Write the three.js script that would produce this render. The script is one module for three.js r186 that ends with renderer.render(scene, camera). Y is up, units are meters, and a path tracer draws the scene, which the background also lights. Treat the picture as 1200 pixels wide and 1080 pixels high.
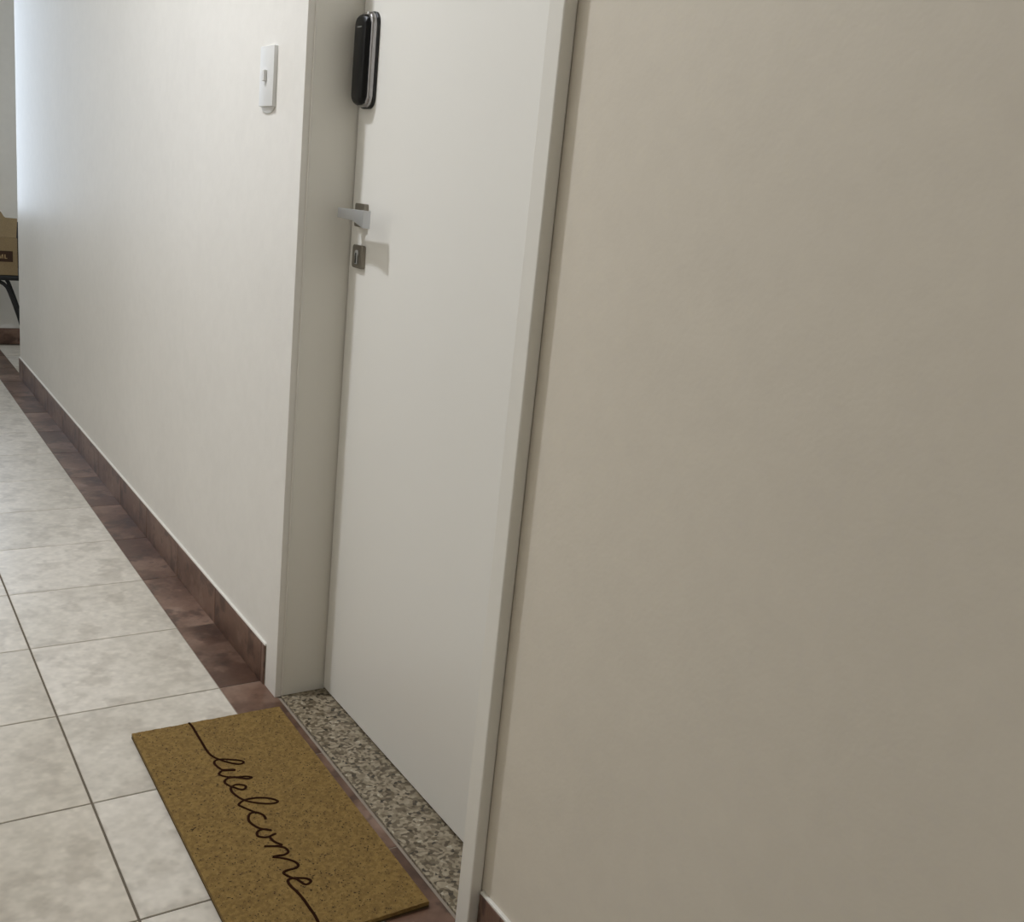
import * as THREE from 'three';
import { mergeGeometries, toCreasedNormals } from 'three/addons/utils/BufferGeometryUtils.js';
import { RoundedBoxGeometry } from 'three/addons/geometries/RoundedBoxGeometry.js';
import { RectAreaLightUniformsLib } from 'three/addons/lights/RectAreaLightUniformsLib.js';

// ---------------------------------------------------------------- camera, light, exposure
RectAreaLightUniformsLib.init();
const scene = new THREE.Scene();
scene.background = new THREE.Color().setRGB(0.4, 0.48, 0.58);        // overcast daylight outside the lobby window
const camera = new THREE.PerspectiveCamera(47.957, 1200 / 1080, 0.05, 40);
camera.position.set(-0.8066, 1.1698, 2.1416);
camera.rotation.set(-0.25203, -0.59746, 0.10455, 'YXZ');
const renderer = new THREE.WebGLRenderer({ antialias: true });
renderer.toneMapping = THREE.LinearToneMapping;
renderer.toneMappingExposure = 1.0;
renderer.shadowMap.enabled = true;

const LAMP = { x: -1.0, z: -0.28, size: 0.12, power: 665, color: new THREE.Color().setRGB(0.95, 0.995, 1.08) };
const WINDOW_LIGHT = { power: 6.2, color: new THREE.Color().setRGB(0.8, 0.93, 1.1) };

// ---------------------------------------------------------------- helpers
const CEIL = 2.95, ZFAR = -4.59, ZCORNER = -3.62, XL = -1.55, ZBACK = 2.6;
let seed = 7;
const rnd = () => { seed = (seed * 1664525 + 1013904223) >>> 0; return seed / 4294967296; };
const taken = {};
const numbered = n => { taken[n] = (taken[n] ?? -1) + 1; return taken[n] ? n + '_' + String(taken[n]).padStart(3, '0') : n; };
function put(name, geo, mat, parent = scene) {
  const g = Array.isArray(geo) ? mergeGeometries(geo.map(k => { const q = k.index ? k.toNonIndexed() : k; for (const a of Object.keys(q.attributes)) if (!['position', 'normal', 'uv'].includes(a)) q.deleteAttribute(a); return q; })) : geo;
  const m = new THREE.Mesh(g, mat);
  m.name = parent === scene ? numbered(name) : name;
  m.castShadow = m.receiveShadow = true;
  parent.add(m); return m;
}
function group(name, parent = scene, at = [0, 0, 0]) { const g = new THREE.Group(); g.name = parent === scene ? numbered(name) : name; g.position.set(...at); parent.add(g); return g; }
function tag(o, label, category, kind, grp) { Object.assign(o.userData, { label, category }); if (kind) o.userData.kind = kind; if (grp) o.userData.group = grp; return o; }
// uv in metres, by the way each face points
function metres(g, ou = 0, ov = 0) {
  if (g.index) g = g.toNonIndexed();
  const p = g.attributes.position, n = g.attributes.normal, uv = new Float32Array(p.count * 2);
  for (let i = 0; i < p.count; i++) {
    const ax = Math.abs(n.getX(i)), ay = Math.abs(n.getY(i)), az = Math.abs(n.getZ(i));
    const [u, v] = ay >= ax && ay >= az ? [p.getX(i), p.getZ(i)] : ax >= az ? [p.getZ(i), p.getY(i)] : [p.getX(i), p.getY(i)];
    uv[2 * i] = u + ou; uv[2 * i + 1] = v + ov;
  }
  g.setAttribute('uv', new THREE.BufferAttribute(uv, 2)); return g;
}
const box = (x0, x1, y0, y1, z0, z1) => metres(new THREE.BoxGeometry(x1 - x0, y1 - y0, z1 - z0).translate((x0 + x1) / 2, (y0 + y1) / 2, (z0 + z1) / 2));
function rbox(x0, x1, y0, y1, z0, z1, r = 0.002, s = 2) { return metres(new RoundedBoxGeometry(x1 - x0, y1 - y0, z1 - z0, s, r).translate((x0 + x1) / 2, (y0 + y1) / 2, (z0 + z1) / 2)); }
// a flat piece with a chamfered rim on its +y face, resting on y = 0, centred
function slab(w, h, d, c, ou, ov) {
  const a = w / 2, b = d / 2, i = a - c, j = b - c, y = h - c;
  const R0 = [[-a, 0, -b], [a, 0, -b], [a, 0, b], [-a, 0, b]], R1 = R0.map(p => [p[0], y, p[2]]), R2 = [[-i, h, -j], [i, h, -j], [i, h, j], [-i, h, j]];
  const P = []; const quad = (p, q, r, s) => P.push(...p, ...q, ...r, ...p, ...r, ...s);
  quad(R2[0], R2[3], R2[2], R2[1]);
  for (let k = 0; k < 4; k++) { const m = (k + 1) % 4; quad(R1[k], R2[k], R2[m], R1[m]); quad(R0[k], R1[k], R1[m], R0[m]); }
  const g = new THREE.BufferGeometry(); g.setAttribute('position', new THREE.Float32BufferAttribute(P, 3)); g.computeVertexNormals();
  return metres(g, ou, ov);
}
function roundRect(w, h, r, cx = 0, cy = 0) {
  const s = new THREE.Shape(), a = cx - w / 2, b = cx + w / 2, c = cy - h / 2, d = cy + h / 2;
  s.moveTo(a + r, c); s.lineTo(b - r, c); s.absarc(b - r, c + r, r, -Math.PI / 2, 0); s.lineTo(b, d - r); s.absarc(b - r, d - r, r, 0, Math.PI / 2);
  s.lineTo(a + r, d); s.absarc(a + r, d - r, r, Math.PI / 2, Math.PI); s.lineTo(a, c + r); s.absarc(a + r, c + r, r, Math.PI, 1.5 * Math.PI); return s;
}
// outline drawn in (z to the right, y up) and pushed out of the door or wall towards -x, foot at x
function outOf(shape, x, depth, bevel = 0, seg = 3) {
  const g = new THREE.ExtrudeGeometry(shape, { depth: depth - bevel, bevelEnabled: bevel > 0, bevelThickness: bevel, bevelSize: bevel, bevelOffset: -bevel, bevelSegments: seg, curveSegments: 10 });
  const m = new THREE.Matrix4().set(0, 0, -1, x, 0, 1, 0, 0, 1, 0, 0, 0, 0, 0, 0, 1);     // (a,b,c) -> (x - c, b, a)
  g.applyMatrix4(m); g.computeVertexNormals();
  return metres(toCreasedNormals(g, 0.6));
}
// ---- periodic noise for the textures
function lattice(n) { const a = new Float32Array(n * n); for (let i = 0; i < a.length; i++) a[i] = rnd(); return (x, y) => {
  x = ((x % n) + n) % n; y = ((y % n) + n) % n; const i = Math.floor(x), j = Math.floor(y), u = x - i, v = y - j, s = u * u * (3 - 2 * u), t = v * v * (3 - 2 * v);
  const i1 = (i + 1) % n, j1 = (j + 1) % n; return (a[j * n + i] * (1 - s) + a[j * n + i1] * s) * (1 - t) + (a[j1 * n + i] * (1 - s) + a[j1 * n + i1] * s) * t; }; }
function fbm(base, oct) { const L = []; for (let o = 0; o < oct; o++) L.push(lattice(base << o)); let tot = 0; for (let o = 0; o < oct; o++) tot += 0.55 ** o;
  return (x, y) => { let s = 0; for (let o = 0; o < oct; o++) s += 0.55 ** o * L[o](x * (base << o), y * (base << o)); return s / tot; }; }
function texture(n, span, f, colour = true) {
  const d = new Uint8Array(n * n * 4);
  for (let j = 0; j < n; j++) for (let i = 0; i < n; i++) { const c = f(i / n, j / n), k = 4 * (j * n + i); for (let q = 0; q < 3; q++) d[k + q] = Math.max(0, Math.min(255, Math.round(Array.isArray(c) ? c[q] : c))); d[k + 3] = 255; }
  const t = new THREE.DataTexture(d, n, n); t.wrapS = t.wrapT = THREE.RepeatWrapping; t.magFilter = THREE.LinearFilter; t.minFilter = THREE.LinearMipmapLinearFilter; t.generateMipmaps = true;
  if (colour) t.colorSpace = THREE.SRGBColorSpace; t.repeat.set(1 / span, 1 / span); t.needsUpdate = true; return t;
}
const mix = (a, b, t) => a.map((v, i) => v + (b[i] - v) * t), step = (a, b, x) => { const t = Math.max(0, Math.min(1, (x - a) / (b - a))); return t * t * (3 - 2 * t); };

// ---------------------------------------------------------------- materials
const nA = fbm(4, 6), nB = fbm(8, 5), nC = fbm(3, 4), nD = fbm(16, 4), nF = fbm(64, 2);
const M = {};
{ // painted plaster: roller stipple and faint mottling; lit and shaded copies of one paint
  const bump = texture(512, 0.35, (u, v) => 110 + 90 * (nF(u, v) - 0.5) + 60 * (nB(u, v) - 0.5), false);
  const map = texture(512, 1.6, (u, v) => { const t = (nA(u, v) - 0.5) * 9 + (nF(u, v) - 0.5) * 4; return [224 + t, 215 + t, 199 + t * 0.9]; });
  M.wall = new THREE.MeshPhysicalMaterial({ map, bumpMap: bump, bumpScale: 0.0004, roughness: 0.5, specularIntensity: 0.7 });  // darker cream carries the dimmer, warmer light beyond the door
  const map2 = texture(512, 1.6, (u, v) => { const t = (nA(u, v) - 0.5) * 8 + (nF(u, v) - 0.5) * 4; return [236 + t, 232 + t, 224 + t]; });
  M.wallWhite = new THREE.MeshPhysicalMaterial({ map: map2, bumpMap: bump, bumpScale: 0.0004, roughness: 0.5, specularIntensity: 0.7 });
  M.ceiling = new THREE.MeshStandardMaterial({ color: 0xf0ede4, roughness: 0.9 });
  const bumpD = texture(512, 0.5, (u, v) => 120 + 50 * (nF(u, v) - 0.5) + 40 * (nC(u, v) - 0.5), false);
  M.door = new THREE.MeshPhysicalMaterial({ color: 0xedeae2, bumpMap: bumpD, bumpScale: 0.00015, roughness: 0.34 });
  M.frame = new THREE.MeshPhysicalMaterial({ color: 0xece8de, bumpMap: bumpD, bumpScale: 0.0002, roughness: 0.38 });
  M.caulk = new THREE.MeshStandardMaterial({ color: 0xece8df, roughness: 0.6 });
}
{ // cream stoneware tile
  const map = texture(1024, 0.9, (u, v) => { const a = nA(u, v), b = nD(u, v), c = nF(u, v); let k = mix([217, 209, 196], [206, 198, 184], step(0.35, 0.7, a)); k = mix(k, [184, 175, 161], 0.55 * step(0.52, 0.74, b)); return k.map(q => q + (c - 0.5) * 26); });
  const bump = texture(512, 0.45, (u, v) => 128 + 120 * (nD(u, v) - 0.5) + 60 * (nF(u, v) - 0.5), false);
  M.tile = [0xffffff, 0xf6f4f0, 0xfaf7f2].map(c => new THREE.MeshPhysicalMaterial({ map, color: c, bumpMap: bump, bumpScale: 0.0005, roughness: 0.36 }));
  const mapB = texture(1024, 0.7, (u, v) => { const a = nA(u + 0.3, v), b = nB(v, u), c = nD(u, v); let k = mix([92, 66, 52], [128, 100, 84], step(0.38, 0.66, a)); k = mix(k, [150, 124, 108], 0.7 * step(0.54, 0.7, b) * nD(v, u) * 1.5); k = mix(k, [66, 47, 38], 0.6 * step(0.54, 0.74, c)); return k.map(q => q + (nF(u, v) - 0.5) * 14); });
  M.brown = [0xffffff, 0xf2efec, 0xe9e4e0].map(c => new THREE.MeshPhysicalMaterial({ map: mapB, color: c, bumpMap: bump, bumpScale: 0.0004, roughness: 0.33 }));
  M.grout = new THREE.MeshStandardMaterial({ color: 0x6e6456, roughness: 0.95 });
  M.groutPale = new THREE.MeshStandardMaterial({ color: 0x9c9183, roughness: 0.95 });
}
{ // speckled granite: grains of several tones
  const N = 64, cells = []; for (let j = 0; j < N; j++) for (let i = 0; i < N; i++) { const t = rnd(); cells.push([i + rnd(), j + rnd(), t < 0.3 ? [164, 152, 130] : t < 0.55 ? [138, 126, 105] : t < 0.8 ? [104, 92, 73] : t < 0.93 ? [78, 67, 51] : t < 0.97 ? [42, 36, 28] : [190, 181, 160]]); }
  const map = texture(768, 0.4, (u, v) => { const x = u * N + (nD(u, v) - 0.5) * 2.6, y = v * N + (nD(v, u) - 0.5) * 2.6; let bd = 9, bc = null; const ci = Math.floor(x), cj = Math.floor(y);
    for (let j = -1; j <= 1; j++) for (let i = -1; i <= 1; i++) { const a = ((ci + i) % N + N) % N, b = ((cj + j) % N + N) % N, c = cells[b * N + a], d = (c[0] - a + ci + i - x) ** 2 + (c[1] - b + cj + j - y) ** 2; if (d < bd) { bd = d; bc = c[2]; } }
    return mix(bc, [126, 114, 94], 0.35 * nA(u, v)).map(q => q + (nF(u, v) - 0.5) * 30); });
  M.granite = new THREE.MeshPhysicalMaterial({ map, roughness: 0.3 });
}
{ // coir-like door mat
  const map = texture(1024, 0.36, (u, v) => { const a = nF(u, v), b = nD(u, v), h = rnd(); let k = mix([143, 115, 61], [125, 98, 49], step(0.3, 0.7, 0.75 * a + 0.25 * b)); k = k.map(q => q + (h - 0.5) * 36); return k; });
  const bump = texture(1024, 0.36, (u, v) => 255 * Math.min(1, 0.5 * nF(u, v) + 0.5 * rnd()), false);
  M.mat = new THREE.MeshStandardMaterial({ map, bumpMap: bump, bumpScale: 0.0016, roughness: 0.95 });
  M.speck = new THREE.MeshStandardMaterial({ color: 0x3a2810, roughness: 0.95 });
  M.matEdge = new THREE.MeshStandardMaterial({ color: 0x4a3a1c, roughness: 0.95 });
  M.ink = new THREE.MeshPhysicalMaterial({ color: 0x2c1608, roughness: 1, specularIntensity: 0.2 });
}
M.steel = new THREE.MeshPhysicalMaterial({ color: 0xc6c8cb, metalness: 1, roughness: 0.42 });
M.darkSteel = new THREE.MeshPhysicalMaterial({ color: 0x8d877d, metalness: 1, roughness: 0.38 });
M.gun = new THREE.MeshPhysicalMaterial({ color: 0xa3a1a2, metalness: 1, roughness: 0.2 });
M.black = new THREE.MeshPhysicalMaterial({ color: 0x0b0b0b, roughness: 0.45 });
M.gloss = new THREE.MeshPhysicalMaterial({ color: 0x0d0d0d, roughness: 0.36, specularIntensity: 0.45 });
M.mark = new THREE.MeshStandardMaterial({ color: 0x6a6a66, roughness: 0.5 });
M.chrome = new THREE.MeshPhysicalMaterial({ color: 0xd8d8d8, metalness: 1, roughness: 0.12 });
M.plastic = new THREE.MeshPhysicalMaterial({ color: 0xe2e1dd, roughness: 0.42 });
M.blackMetal = new THREE.MeshPhysicalMaterial({ color: 0x121212, roughness: 0.5 });
{
  const map = texture(512, 0.3, (u, v) => { const t = (nA(u, v) - 0.5) * 14 + (nF(u, v) - 0.5) * 10 + 4 * Math.sin(v * Math.PI * 2 * 60); return [140 + t, 119 + t, 86 + t * 0.8]; });
  M.card = new THREE.MeshStandardMaterial({ map, roughness: 0.85 });
}

// ---------------------------------------------------------------- the shell
const WX = 0.007, WXR = 0.025;                       // wall faces before and after the door
const Z0 = 0.092, Z1 = 0.925, DH = 2.07;             // clear opening of the doorway
tag(put('wall_right', [box(WX, 0.20, -0.02, CEIL, ZCORNER, 0.06), box(0.2, 1.3, -0.02, CEIL, ZCORNER, ZCORNER + 0.12), box(WX + 0.004, 0.20, DH + 0.03, CEIL, 0.06, 0.955)], M.wallWhite), 'wall carrying the light switch, in the lit copy of the paint', 'wall', 'structure');
tag(put('wall_right', box(WXR, 0.20, -0.02, CEIL, 0.955, ZBACK), M.wall), 'bare wall on the hinge side of the door, dimmer warm light put into its cream', 'wall', 'structure');
tag(put('wall_left', box(XL - 0.12, XL, -0.02, CEIL, ZFAR - 0.12, ZBACK + 0.12), M.wallWhite), 'white painted corridor wall across from the door', 'wall', 'structure');
{ // far wall with the lobby window
  const a = -0.46, b = -0.07, c = 0.4, d = 2.2;
  tag(put('wall_far', [box(XL, a, -0.02, CEIL, ZFAR - 0.12, ZFAR), box(b, 1.42, -0.02, CEIL, ZFAR - 0.12, ZFAR), box(a, b, -0.02, c, ZFAR - 0.12, ZFAR), box(a, b, d, CEIL, ZFAR - 0.12, ZFAR)], M.wallWhite), 'pale grey end wall of the lobby behind the black chair', 'wall', 'structure');
  const w = tag(group('window_1', scene, [0, 0, 0]), 'white framed window in the end wall of the lobby', 'window', 'structure');
  put('window_frame', [rbox(a, a + 0.05, c, d, ZFAR - 0.08, ZFAR - 0.03), rbox(b - 0.05, b, c, d, ZFAR - 0.08, ZFAR - 0.03), rbox(a + 0.05, b - 0.05, c, c + 0.05, ZFAR - 0.08, ZFAR - 0.03), rbox(a + 0.05, b - 0.05, d - 0.05, d, ZFAR - 0.08, ZFAR - 0.03), rbox((a + b) / 2 - 0.02, (a + b) / 2 + 0.02, c + 0.05, d - 0.05, ZFAR - 0.08, ZFAR - 0.03)], M.frame, w);
  const glass = new THREE.MeshPhysicalMaterial({ color: 0xffffff, transmission: 1, roughness: 0, thickness: 0 });
  for (const [p, q] of [[a + 0.05, (a + b) / 2 - 0.02], [(a + b) / 2 + 0.02, b - 0.05]]) put('pane', box(p, q, c + 0.05, d - 0.05, ZFAR - 0.058, ZFAR - 0.054), glass, w);
  const l = new THREE.RectAreaLight(WINDOW_LIGHT.color, WINDOW_LIGHT.power, b - a, d - c);
  l.position.set((a + b) / 2, (c + d) / 2, ZFAR + 0.004); l.lookAt((a + b) / 2, (c + d) / 2, 0); scene.add(l);
}
tag(put('wall_side', box(1.3, 1.42, -0.02, CEIL, ZFAR, ZCORNER + 0.12), M.wallWhite), 'white side wall of the lobby round the corner', 'wall', 'structure');
tag(put('wall_back', box(XL, 0.20, -0.02, CEIL, ZBACK, ZBACK + 0.12), M.wallWhite), 'white wall closing the near end of the corridor', 'wall', 'structure');
tag(put('ceiling', box(XL - 0.12, 1.42, CEIL, CEIL + 0.1, ZFAR - 0.12, ZBACK + 0.12), M.ceiling), 'flat white corridor ceiling', 'ceiling', 'structure');

// floor: grout bed with every tile laid on it
const T = 0.35, TW = 0.3488, XB = -0.0964;           // row pitch, column pitch, edge of the brown border
{
  const f = tag(group('floor'), 'cream tiled floor with a brown tile border along the wall', 'floor', 'structure');
  put('grout_bed', box(XL - 0.1, 1.4, -0.06, -0.0022, ZFAR - 0.1, ZBACK + 0.1), M.grout, f);
  put('border_bed', box(XB - 0.001, 0.16, -0.01, -0.0012, ZCORNER, ZBACK), M.groutPale, f);
  const vary = (w, d, n) => Array.from({ length: n }, (_, i) => slab(w, 0.012, d, 0.0009, 0.37 * i + 0.11, 0.53 * i + 0.29));
  const cols = [[XB - TW, XB], [XB - 2 * TW, XB - TW], [XB - 3 * TW, XB - 2 * TW], [XL, XB - 3 * TW]].map(([a, b]) => ({ a, b, g: vary(b - a - 0.0034, T - 0.0032, 4) }));
  const rows = []; for (let k = -13; k < 8; k++) rows.push(k);
  for (const k of rows) for (const [i, c] of cols.entries()) {
    const t = put('tile', c.g[(k * 7 + i * 5 + 91) % 4], M.tile[(k * 3 + i + 60) % 3], f);
    t.position.set((c.a + c.b) / 2 + (i ? 0 : 0.0008), -0.012, (k + 0.5) * T); t.rotation.z = (rnd() - 0.5) * 0.0008;
  }
  const strip = vary(-XB + 0.012 - 0.002, T - 0.0024, 4);
  for (const k of rows) { const t = put('border_tile', strip[(k * 5 + 70) % 4], M.brown[(k * 2 + 40) % 3], f); t.position.set(XB / 2 + 0.006, -0.012, (k + 0.5) * T); }
  const right = vary(T - 0.0042, T - 0.0042, 3);
  for (let k = -13; k < -10; k++) for (let i = 0; i < 4; i++) { if (k === -11 && false) continue; const t = put('tile', right[(k + i + 30) % 3], M.tile[(i + k + 30) % 3], f); t.position.set(0.012 + (i + 0.5) * T, -0.012, (k + 0.5) * T); }
}
// tiled skirting
function skirting(name, label, x, z0, z1, h, side) {
  const b = tag(group(name), label, 'skirting', 'structure');
  put('mortar', box(side > 0 ? x + 0.003 : x - 0.007, side > 0 ? x + 0.007 : x - 0.003, 0, h - 0.002, z0, z1), M.groutPale, b);
  const g = [0, 1, 2].map(i => { const s = slab(h, 0.0055, T - 0.0022, 0.0008, i * 0.31, i * 0.47); s.rotateZ(side > 0 ? Math.PI / 2 : -Math.PI / 2); return s; });
  let n = 0;
  for (let k = Math.floor(z0 / T); k * T < z1; k++) {
    const a = Math.max(k * T, z0), c = Math.min((k + 1) * T, z1); if (c - a < 0.006) continue;
    const t = put('skirting_tile', g[(k + 60) % 3], M.brown[(k * 2 + 61) % 3], b); t.scale.z = (c - a - 0.0022) / (T - 0.0022);
    t.position.set(side > 0 ? x + 0.0055 : x - 0.0055, h / 2, (a + c) / 2); n++;
  }
  // bead of white filler along the top
  put('filler_bead', rbox(side > 0 ? x + 0.001 : x - 0.008, side > 0 ? x + 0.008 : x - 0.001, h - 0.001, h + 0.005, z0, z1, 0.002), M.caulk, b);
}
skirting('baseboard_right', 'brown mottled tile skirting along the wall with the switch', 0.0, ZCORNER, 0.02, 0.098, 1);
skirting('baseboard_right', 'brown tile skirting on the wall beyond the door casing', WXR - 0.007, 0.966, ZBACK, 0.082, 1);
skirting('baseboard_left', 'brown tile skirting along the wall across from the door', XL + 0.007, ZFAR, ZBACK, 0.098, -1);
{
  const b = tag(group('baseboard_far'), 'dark brown tile skirting behind the black chair', 'skirting', 'structure');
  const g = slab(T - 0.0022, 0.007, 0.095, 0.0008, 0.2, 0.6); g.rotateX(Math.PI / 2);
  for (let i = -4; i < 4; i++) { const t = put('skirting_tile', g, M.brown[(i + 12) % 3], b); t.position.set((i + 0.5) * T - 0.08, 0.0475, ZFAR); }
}

// ---------------------------------------------------------------- the doorway
{
  const f = tag(group('trim_1'), 'off white painted door frame with narrow casing', 'door frame', 'structure');
  const CX = 0.003;
  put('jamb', [rbox(0.0190, 0.19, 0.002, DH + 0.03, 0.0605, Z0, 0.0006), box(0.158, 0.19, 0.002, DH, Z0, Z0 + 0.012)], M.frame, f);
  put('casing', rbox(CX, 0.0195, 0.0, DH + 0.06, 0.024, Z0 - 0.001, 0.0015), M.wallWhite, f);
  put('filler_bead', new THREE.CylinderGeometry(0.0024, 0.0024, DH - 0.01, 8).translate(0.0193, DH / 2, Z0 - 0.0002), M.caulk, f);
  put('jamb', [rbox(0.0205, 0.19, 0.002, DH + 0.03, Z1, 0.9545, 0.0012), box(0.158, 0.19, 0.002, DH, Z1 - 0.012, Z1)], M.frame, f);
  put('casing', rbox(CX, 0.0245, 0.0, DH + 0.06, Z1, 0.9625, 0.003), M.frame, f);
  put('head', [rbox(0.0205, 0.19, DH, DH + 0.0295, Z0, Z1, 0.0012), box(0.158, 0.19, DH - 0.012, DH, Z0 + 0.012, Z1 - 0.012)], M.frame, f);
  put('casing', rbox(CX, 0.0195, DH, DH + 0.06, Z0 + 0.0002, Z1 - 0.0002, 0.003), M.frame, f);
}
tag(put('trim_2', rbox(0.0165, 0.195, -0.012, 0.004, Z0 + 0.0005, Z1 - 0.0005, 0.0015), M.granite), 'speckled grey granite threshold under the white door', 'threshold', 'structure');

const DX = 0.12;                                     // face of the door leaf
{
  const d = tag(group('door_1'), 'plain white flush door with lever handle and black digital lock', 'door', 'structure');
  put('leaf', rbox(DX, DX + 0.036, 0.0085, DH - 0.003, Z0 + 0.0028, Z1 - 0.003, 0.0012), M.door, d);
  // black digital lock
  const lock = group('digital_lock', d); lock.userData.label = 'black digital lock with a gunmetal bezel';
  const lz = 0.1375, ly = 1.3925;
  put('base_plate', outOf(roundRect(0.069, 0.181, 0.022, lz, ly), DX, 0.006, 0.0015), M.black, lock);
  put('bezel', outOf(roundRect(0.065, 0.177, 0.021, lz, ly), DX - 0.006, 0.011, 0.005, 4), M.gun, lock);
  put('front_panel', outOf(roundRect(0.057, 0.169, 0.022, lz - 0.001, ly - 0.001), DX - 0.012, 0.016, 0.010, 6), M.gloss, lock);
  put('logo_mark', box(DX - 0.0284, DX - 0.0279, ly + 0.058, ly + 0.0605, lz - 0.010, lz + 0.010), M.mark, lock);
  const bt = new THREE.SphereGeometry(0.0045, 16, 10).scale(0.6, 1, 1).translate(DX - 0.0165, ly + 0.0845, lz + 0.010);
  put('button', bt, M.chrome, lock);
  // lever handle on a square rose
  const h = group('lever_handle', d); h.userData.label = 'brushed steel lever handle on a square rose';
  const hz = 0.149, hy = 1.094;
  put('rose', outOf(roundRect(0.046, 0.047, 0.004, hz, hy), DX, 0.009, 0.001), M.darkSteel, h);
  put('neck', outOf(roundRect(0.018, 0.018, 0.004, hz - 0.004, hy + 0.001), DX - 0.009, 0.034, 0), M.steel, h);
  const s = new THREE.Shape(); const yt = hy + 0.011;
  s.moveTo(hz - 0.014, yt - 0.019); s.lineTo(hz - 0.014, yt); s.lineTo(hz + 0.108, yt + 0.002); s.lineTo(hz + 0.108, yt - 0.031); s.quadraticCurveTo(hz + 0.085, yt - 0.027, hz + 0.06, yt - 0.020); s.closePath();
  put('lever', outOf(s, DX - 0.036, 0.015, 0.0015), M.steel, h);
  // keyhole escutcheon
  const k = group('key_escutcheon', d); k.userData.label = 'square steel escutcheon with a keyhole';
  const kz = 0.148, ky = 1.0105;
  put('plate', outOf(roundRect(0.048, 0.047, 0.006, kz, ky), DX, 0.008, 0.0015), M.darkSteel, k);
  const cyl = new THREE.Shape(); cyl.absarc(kz, ky + 0.006, 0.0075, -0.8, Math.PI + 0.8); cyl.lineTo(kz - 0.004, ky - 0.015); cyl.lineTo(kz + 0.004, ky - 0.015); cyl.closePath();
  put('cylinder', outOf(cyl, DX - 0.008, 0.003, 0.0006), M.steel, k);
  put('keyway', outOf(roundRect(0.0055, 0.021, 0.002, kz, ky - 0.003), DX - 0.0109, 0.0006), M.black, k);
}

// ---------------------------------------------------------------- things
{ // light switch
  const s = tag(group('light_switch', scene), 'white plastic light switch on the wall left of the door frame', 'light switch');
  const z0 = -0.155, z1 = -0.073, y0 = 1.294, y1 = 1.416, c = (z0 + z1) / 2, m = (y0 + y1) / 2;
  put('wall_plate', outOf(roundRect(z1 - z0, y1 - y0, 0.002, c, m), WX, 0.009, 0.0015), M.plastic, s);
  put('toggle', rbox(WX - 0.0165, WX - 0.0085, m - 0.010, m + 0.013, c - 0.010, c + 0.004, 0.002, 3), M.plastic, s);
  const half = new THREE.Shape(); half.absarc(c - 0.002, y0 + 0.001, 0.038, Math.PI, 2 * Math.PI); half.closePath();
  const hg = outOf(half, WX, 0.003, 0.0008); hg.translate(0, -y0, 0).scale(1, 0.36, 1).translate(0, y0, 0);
  put('plate_shadow', hg, M.plastic, s);  // raised half disc standing in for the shadow below the plate
}
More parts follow.
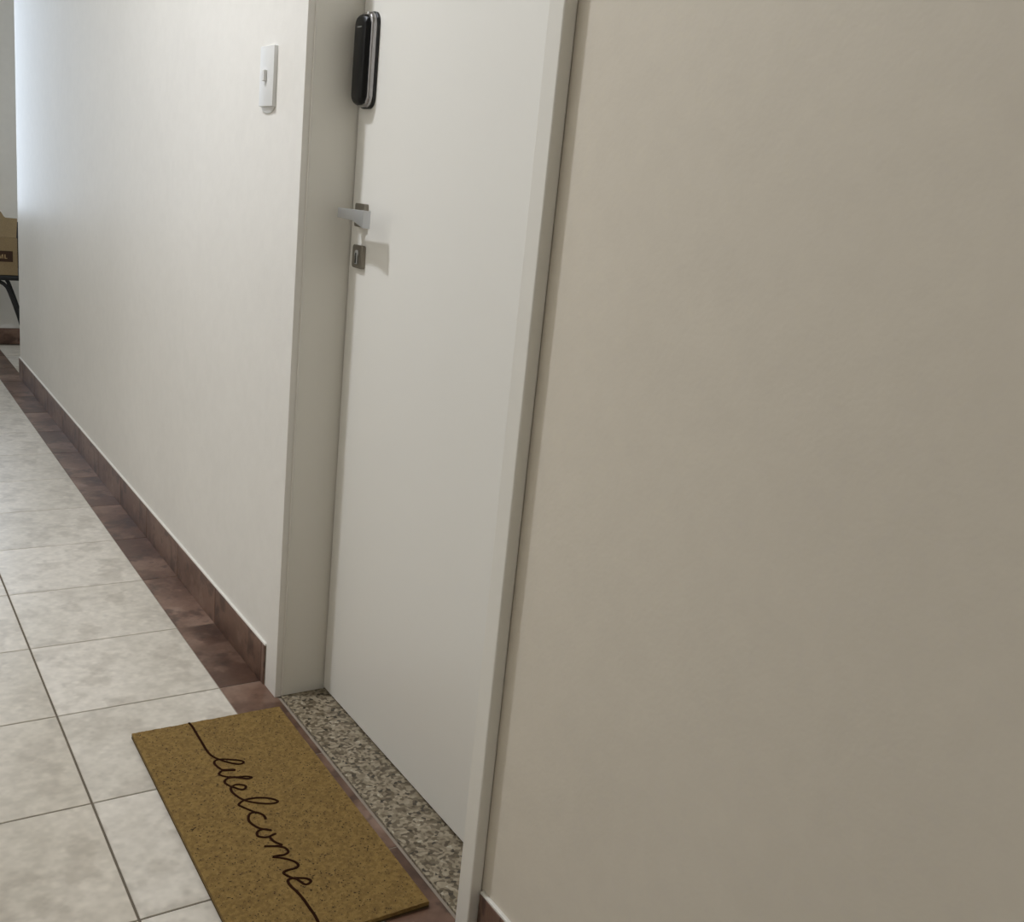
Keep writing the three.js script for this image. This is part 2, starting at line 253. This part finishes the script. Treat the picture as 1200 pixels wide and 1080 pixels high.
{ // door mat
  const W = 0.318, L = 0.72, H = 0.011;
  const m = tag(group('door_mat', scene, [-0.171, 0.0, 0.509]), 'golden brown doormat with dark looping welcome lettering', 'door mat');
  m.rotation.y = -0.008;
  put('backing', rbox(-W / 2, W / 2, 0.0002, 0.004, -L / 2, L / 2, 0.001), M.matEdge, m);
  const pile = new THREE.BoxGeometry(W - 0.001, H - 0.004, L - 0.001, 110, 1, 250).translate(0, 0.004 + (H - 0.004) / 2, 0);
  const pp = pile.attributes.position; for (let i = 0; i < pp.count; i++) if (pp.getY(i) > H - 0.001) pp.setY(i, pp.getY(i) + (nF(pp.getX(i) * 3 + 5, pp.getZ(i) * 3 + 5) - 0.5) * 0.0012 + (rnd() - 0.5) * 0.0009);
  pile.computeVertexNormals(); put('pile', metres(pile), M.mat, m);
  // dark flecks in the pile
  const fl = []; for (let i = 0; i < 2600; i++) { const r = 0.0006 + rnd() * 0.0009, g = new THREE.CircleGeometry(r, 5); g.rotateX(-Math.PI / 2); g.scale(1, 1, 0.6 + rnd()); g.rotateY(rnd() * 6); g.translate((rnd() - 0.5) * (W - 0.01), H + 0.0008, (rnd() - 0.5) * (L - 0.01)); fl.push(g); }
  const flecks = put('flecks', fl, M.speck, m); flecks.userData.kind = 'stuff';
  // lettering: one looping hand, in millimetres from the corner of the corridor
  const S = [[[-212, 149], [-210, 167], [-210, 193], [-210, 217], [-210, 243], [-210, 267], [-208, 288], [-203, 303], [-198, 311], [-188, 326], [-177, 337], [-167, 344], [-160, 344], [-156, 340], [-160, 333], [-170, 326], [-185, 317], [-197, 313], [-205, 314], [-209, 319], [-210, 328], [-207, 341], [-203, 351], [-193, 355], [-184, 358], [-180, 362], [-185, 362], [-194, 358], [-204, 355], [-210, 359], [-213, 364], [-211, 370], [-204, 378], [-196, 383], [-180, 389], [-167, 392], [-159, 400], [-167, 401], [-179, 394], [-193, 385], [-203, 385], [-210, 391], [-212, 398], [-208, 410], [-205, 415], [-195, 412], [-186, 416], [-180, 423], [-181, 429], [-188, 433], [-195, 428], [-201, 420], [-205, 417], [-208, 422], [-209, 433], [-206, 447], [-201, 461], [-196, 469], [-187, 479], [-171, 491], [-156, 498], [-144, 499], [-141, 496], [-145, 488], [-156, 478], [-173, 470], [-185, 468], [-195, 468], [-206, 473], [-211, 479], [-207, 488], [-199, 501], [-192, 512]],
    [[-181, 543], [-180, 531], [-185, 519], [-192, 513], [-201, 514], [-207, 523], [-210, 535], [-207, 549], [-201, 562], [-192, 571], [-183, 577]],
    [[-183, 578], [-192, 570], [-201, 569], [-208, 574], [-210, 585], [-202, 592], [-193, 594], [-187, 592], [-179, 590]],
    [[-192, 594], [-191, 606], [-187, 616], [-181, 626], [-191, 625], [-201, 621], [-210, 617]],
    [[-210, 617], [-191, 626], [-180, 634], [-177, 643], [-178, 650], [-186, 654], [-196, 652], [-207, 651]],
    [[-207, 652], [-195, 660], [-183, 671], [-176, 682], [-175, 691], [-181, 696], [-192, 696], [-202, 697], [-205, 701], [-203, 707], [-198, 716], [-190, 726], [-186, 737], [-182, 744], [-175, 743], [-171, 739], [-173, 732], [-183, 725], [-195, 720], [-203, 720], [-206, 724], [-206, 737], [-202, 755], [-199, 777], [-198, 800], [-197, 821], [-198, 840], [-199, 867]]];
  const tubes = S.map(st => { const c = new THREE.CatmullRomCurve3(st.map(([x, z]) => new THREE.Vector3(x / 1000 + 0.171, 0, z / 1000 - 0.509)), false, 'centripetal'); return new THREE.TubeGeometry(c, st.length * 6, 0.0026, 8).scale(1, 0.35, 1).translate(0, H + 0.0006, 0); });
  put('lettering', tubes, M.ink, m).userData.label = 'dark brown handwritten welcome';
}
{ // chair at the end of the corridor
  const c = tag(group('metal_chair', scene, [-0.13, 0, -4.3]), 'black metal chair against the lobby wall holding a carton', 'chair');
  const tube = (pts, r) => new THREE.TubeGeometry(new THREE.CatmullRomCurve3(pts.map(p => new THREE.Vector3(...p)), false, 'centripetal'), 24, r, 10);
  put('seat', rbox(-0.27, 0.27, 0.432, 0.462, -0.19, 0.20, 0.012, 3), M.blackMetal, c);
  for (const [sx, sz] of [[1, 1], [-1, 1], [1, -1], [-1, -1]]) put('leg', tube([[0.10, 0.427], [0.145, 0.40], [0.175, 0.33], [0.215, 0.2], [0.262, 0.0105]].map(([x, y], i) => [sx * (x + (sz < 0 ? 0.042 : 0)), y, sz * (0.15 + 0.004 * i)]), 0.0105), M.blackMetal, c);
  for (const sx of [-1, 1]) put('back_post', tube([[sx * 0.25, 0.447, -0.17], [sx * 0.255, 0.56, -0.185], [sx * 0.258, 0.72, -0.205]], 0.010), M.blackMetal, c);
  put('back_rail', tube([[-0.258, 0.715, -0.205], [0, 0.72, -0.222], [0.258, 0.715, -0.205]], 0.010), M.blackMetal, c);
}
{ // carton on the chair
  const b = tag(group('cardboard_box', scene, [-0.12, 0.4622, -4.21]), 'brown cardboard carton with raised flap and dark printed lettering', 'box');
  const w = 0.38, h = 0.2, d = 0.22, t = 0.004;
  put('carton', [rbox(-w / 2, w / 2, 0, h, d / 2 - t, d / 2, 0.001), rbox(-w / 2, w / 2, 0, h, -d / 2, -d / 2 + t, 0.001), rbox(-w / 2, -w / 2 + t, 0, h, -d / 2 + t, d / 2 - t, 0.001), rbox(w / 2 - t, w / 2, 0, h, -d / 2 + t, d / 2 - t, 0.001), box(-w / 2 + t, w / 2 - t, 0, t, -d / 2 + t, d / 2 - t)], M.card, b);
  const s = new THREE.Shape(); s.moveTo(-w / 2, 0); s.lineTo(w / 2 - 0.004, 0); s.lineTo(w / 2 + 0.012, 0.12); s.lineTo(0.145, 0.122); s.quadraticCurveTo(0.135, 0.126, 0.13, 0.145); s.quadraticCurveTo(0.118, 0.172, 0.09, 0.172); s.lineTo(-0.09, 0.172); s.quadraticCurveTo(-0.13, 0.17, -0.14, 0.122); s.lineTo(-w / 2 - 0.012, 0.12); s.closePath();
  const fl = new THREE.ExtrudeGeometry(s, { depth: 0.004, bevelEnabled: false }); fl.rotateX(-0.62); fl.translate(0, h - 0.001, d / 2 - 0.006);
  put('flap', metres(fl), M.card, b);
  const cv = document.createElement('canvas'); cv.width = 256; cv.height = 96; const x = cv.getContext('2d');
  x.fillStyle = '#3a2412'; x.fillRect(0, 0, 256, 96); x.fillStyle = '#a88d66'; x.font = 'bold 52px sans-serif'; x.textBaseline = 'middle'; x.fillText('ML', 138, 50);
  const tx = new THREE.CanvasTexture(cv); tx.colorSpace = THREE.SRGBColorSpace;
  const lb = new THREE.PlaneGeometry(0.16, 0.058).translate(0.087, 0.1, d / 2 + 0.0006);
  put('printed_label', lb, new THREE.MeshStandardMaterial({ map: tx, roughness: 0.85 }), b).userData.label = 'dark brown printed block with pale letters';
}
// flush downlight on the corridor ceiling
{
  const q = LAMP, g = tag(group('ceiling_light', scene, [q.x, CEIL, q.z]), 'round flush downlight on the corridor ceiling', 'ceiling light');
  put('rim', new THREE.LatheGeometry([[0.001, 0], [0.085, 0], [0.09, -0.012], [0.083, -0.022], [0.074, -0.02], [0.07, -0.012]].map(p => new THREE.Vector2(...p)).reverse(), 40), M.plastic, g);
  put('diffuser', new THREE.CylinderGeometry(0.07, 0.07, 0.004, 40).translate(0, -0.012, 0), new THREE.MeshStandardMaterial({ color: 0xffffff, emissive: q.color, emissiveIntensity: 3, roughness: 0.5 }), g);
  const l = new THREE.RectAreaLight(q.color, q.power, q.size, q.size);
  l.position.set(q.x, CEIL - 0.024, q.z); l.lookAt(q.x, 0, q.z); scene.add(l);
}
scene.traverse(o => { if (o.isMesh) o.castShadow = o.receiveShadow = true; });
renderer.render(scene, camera);
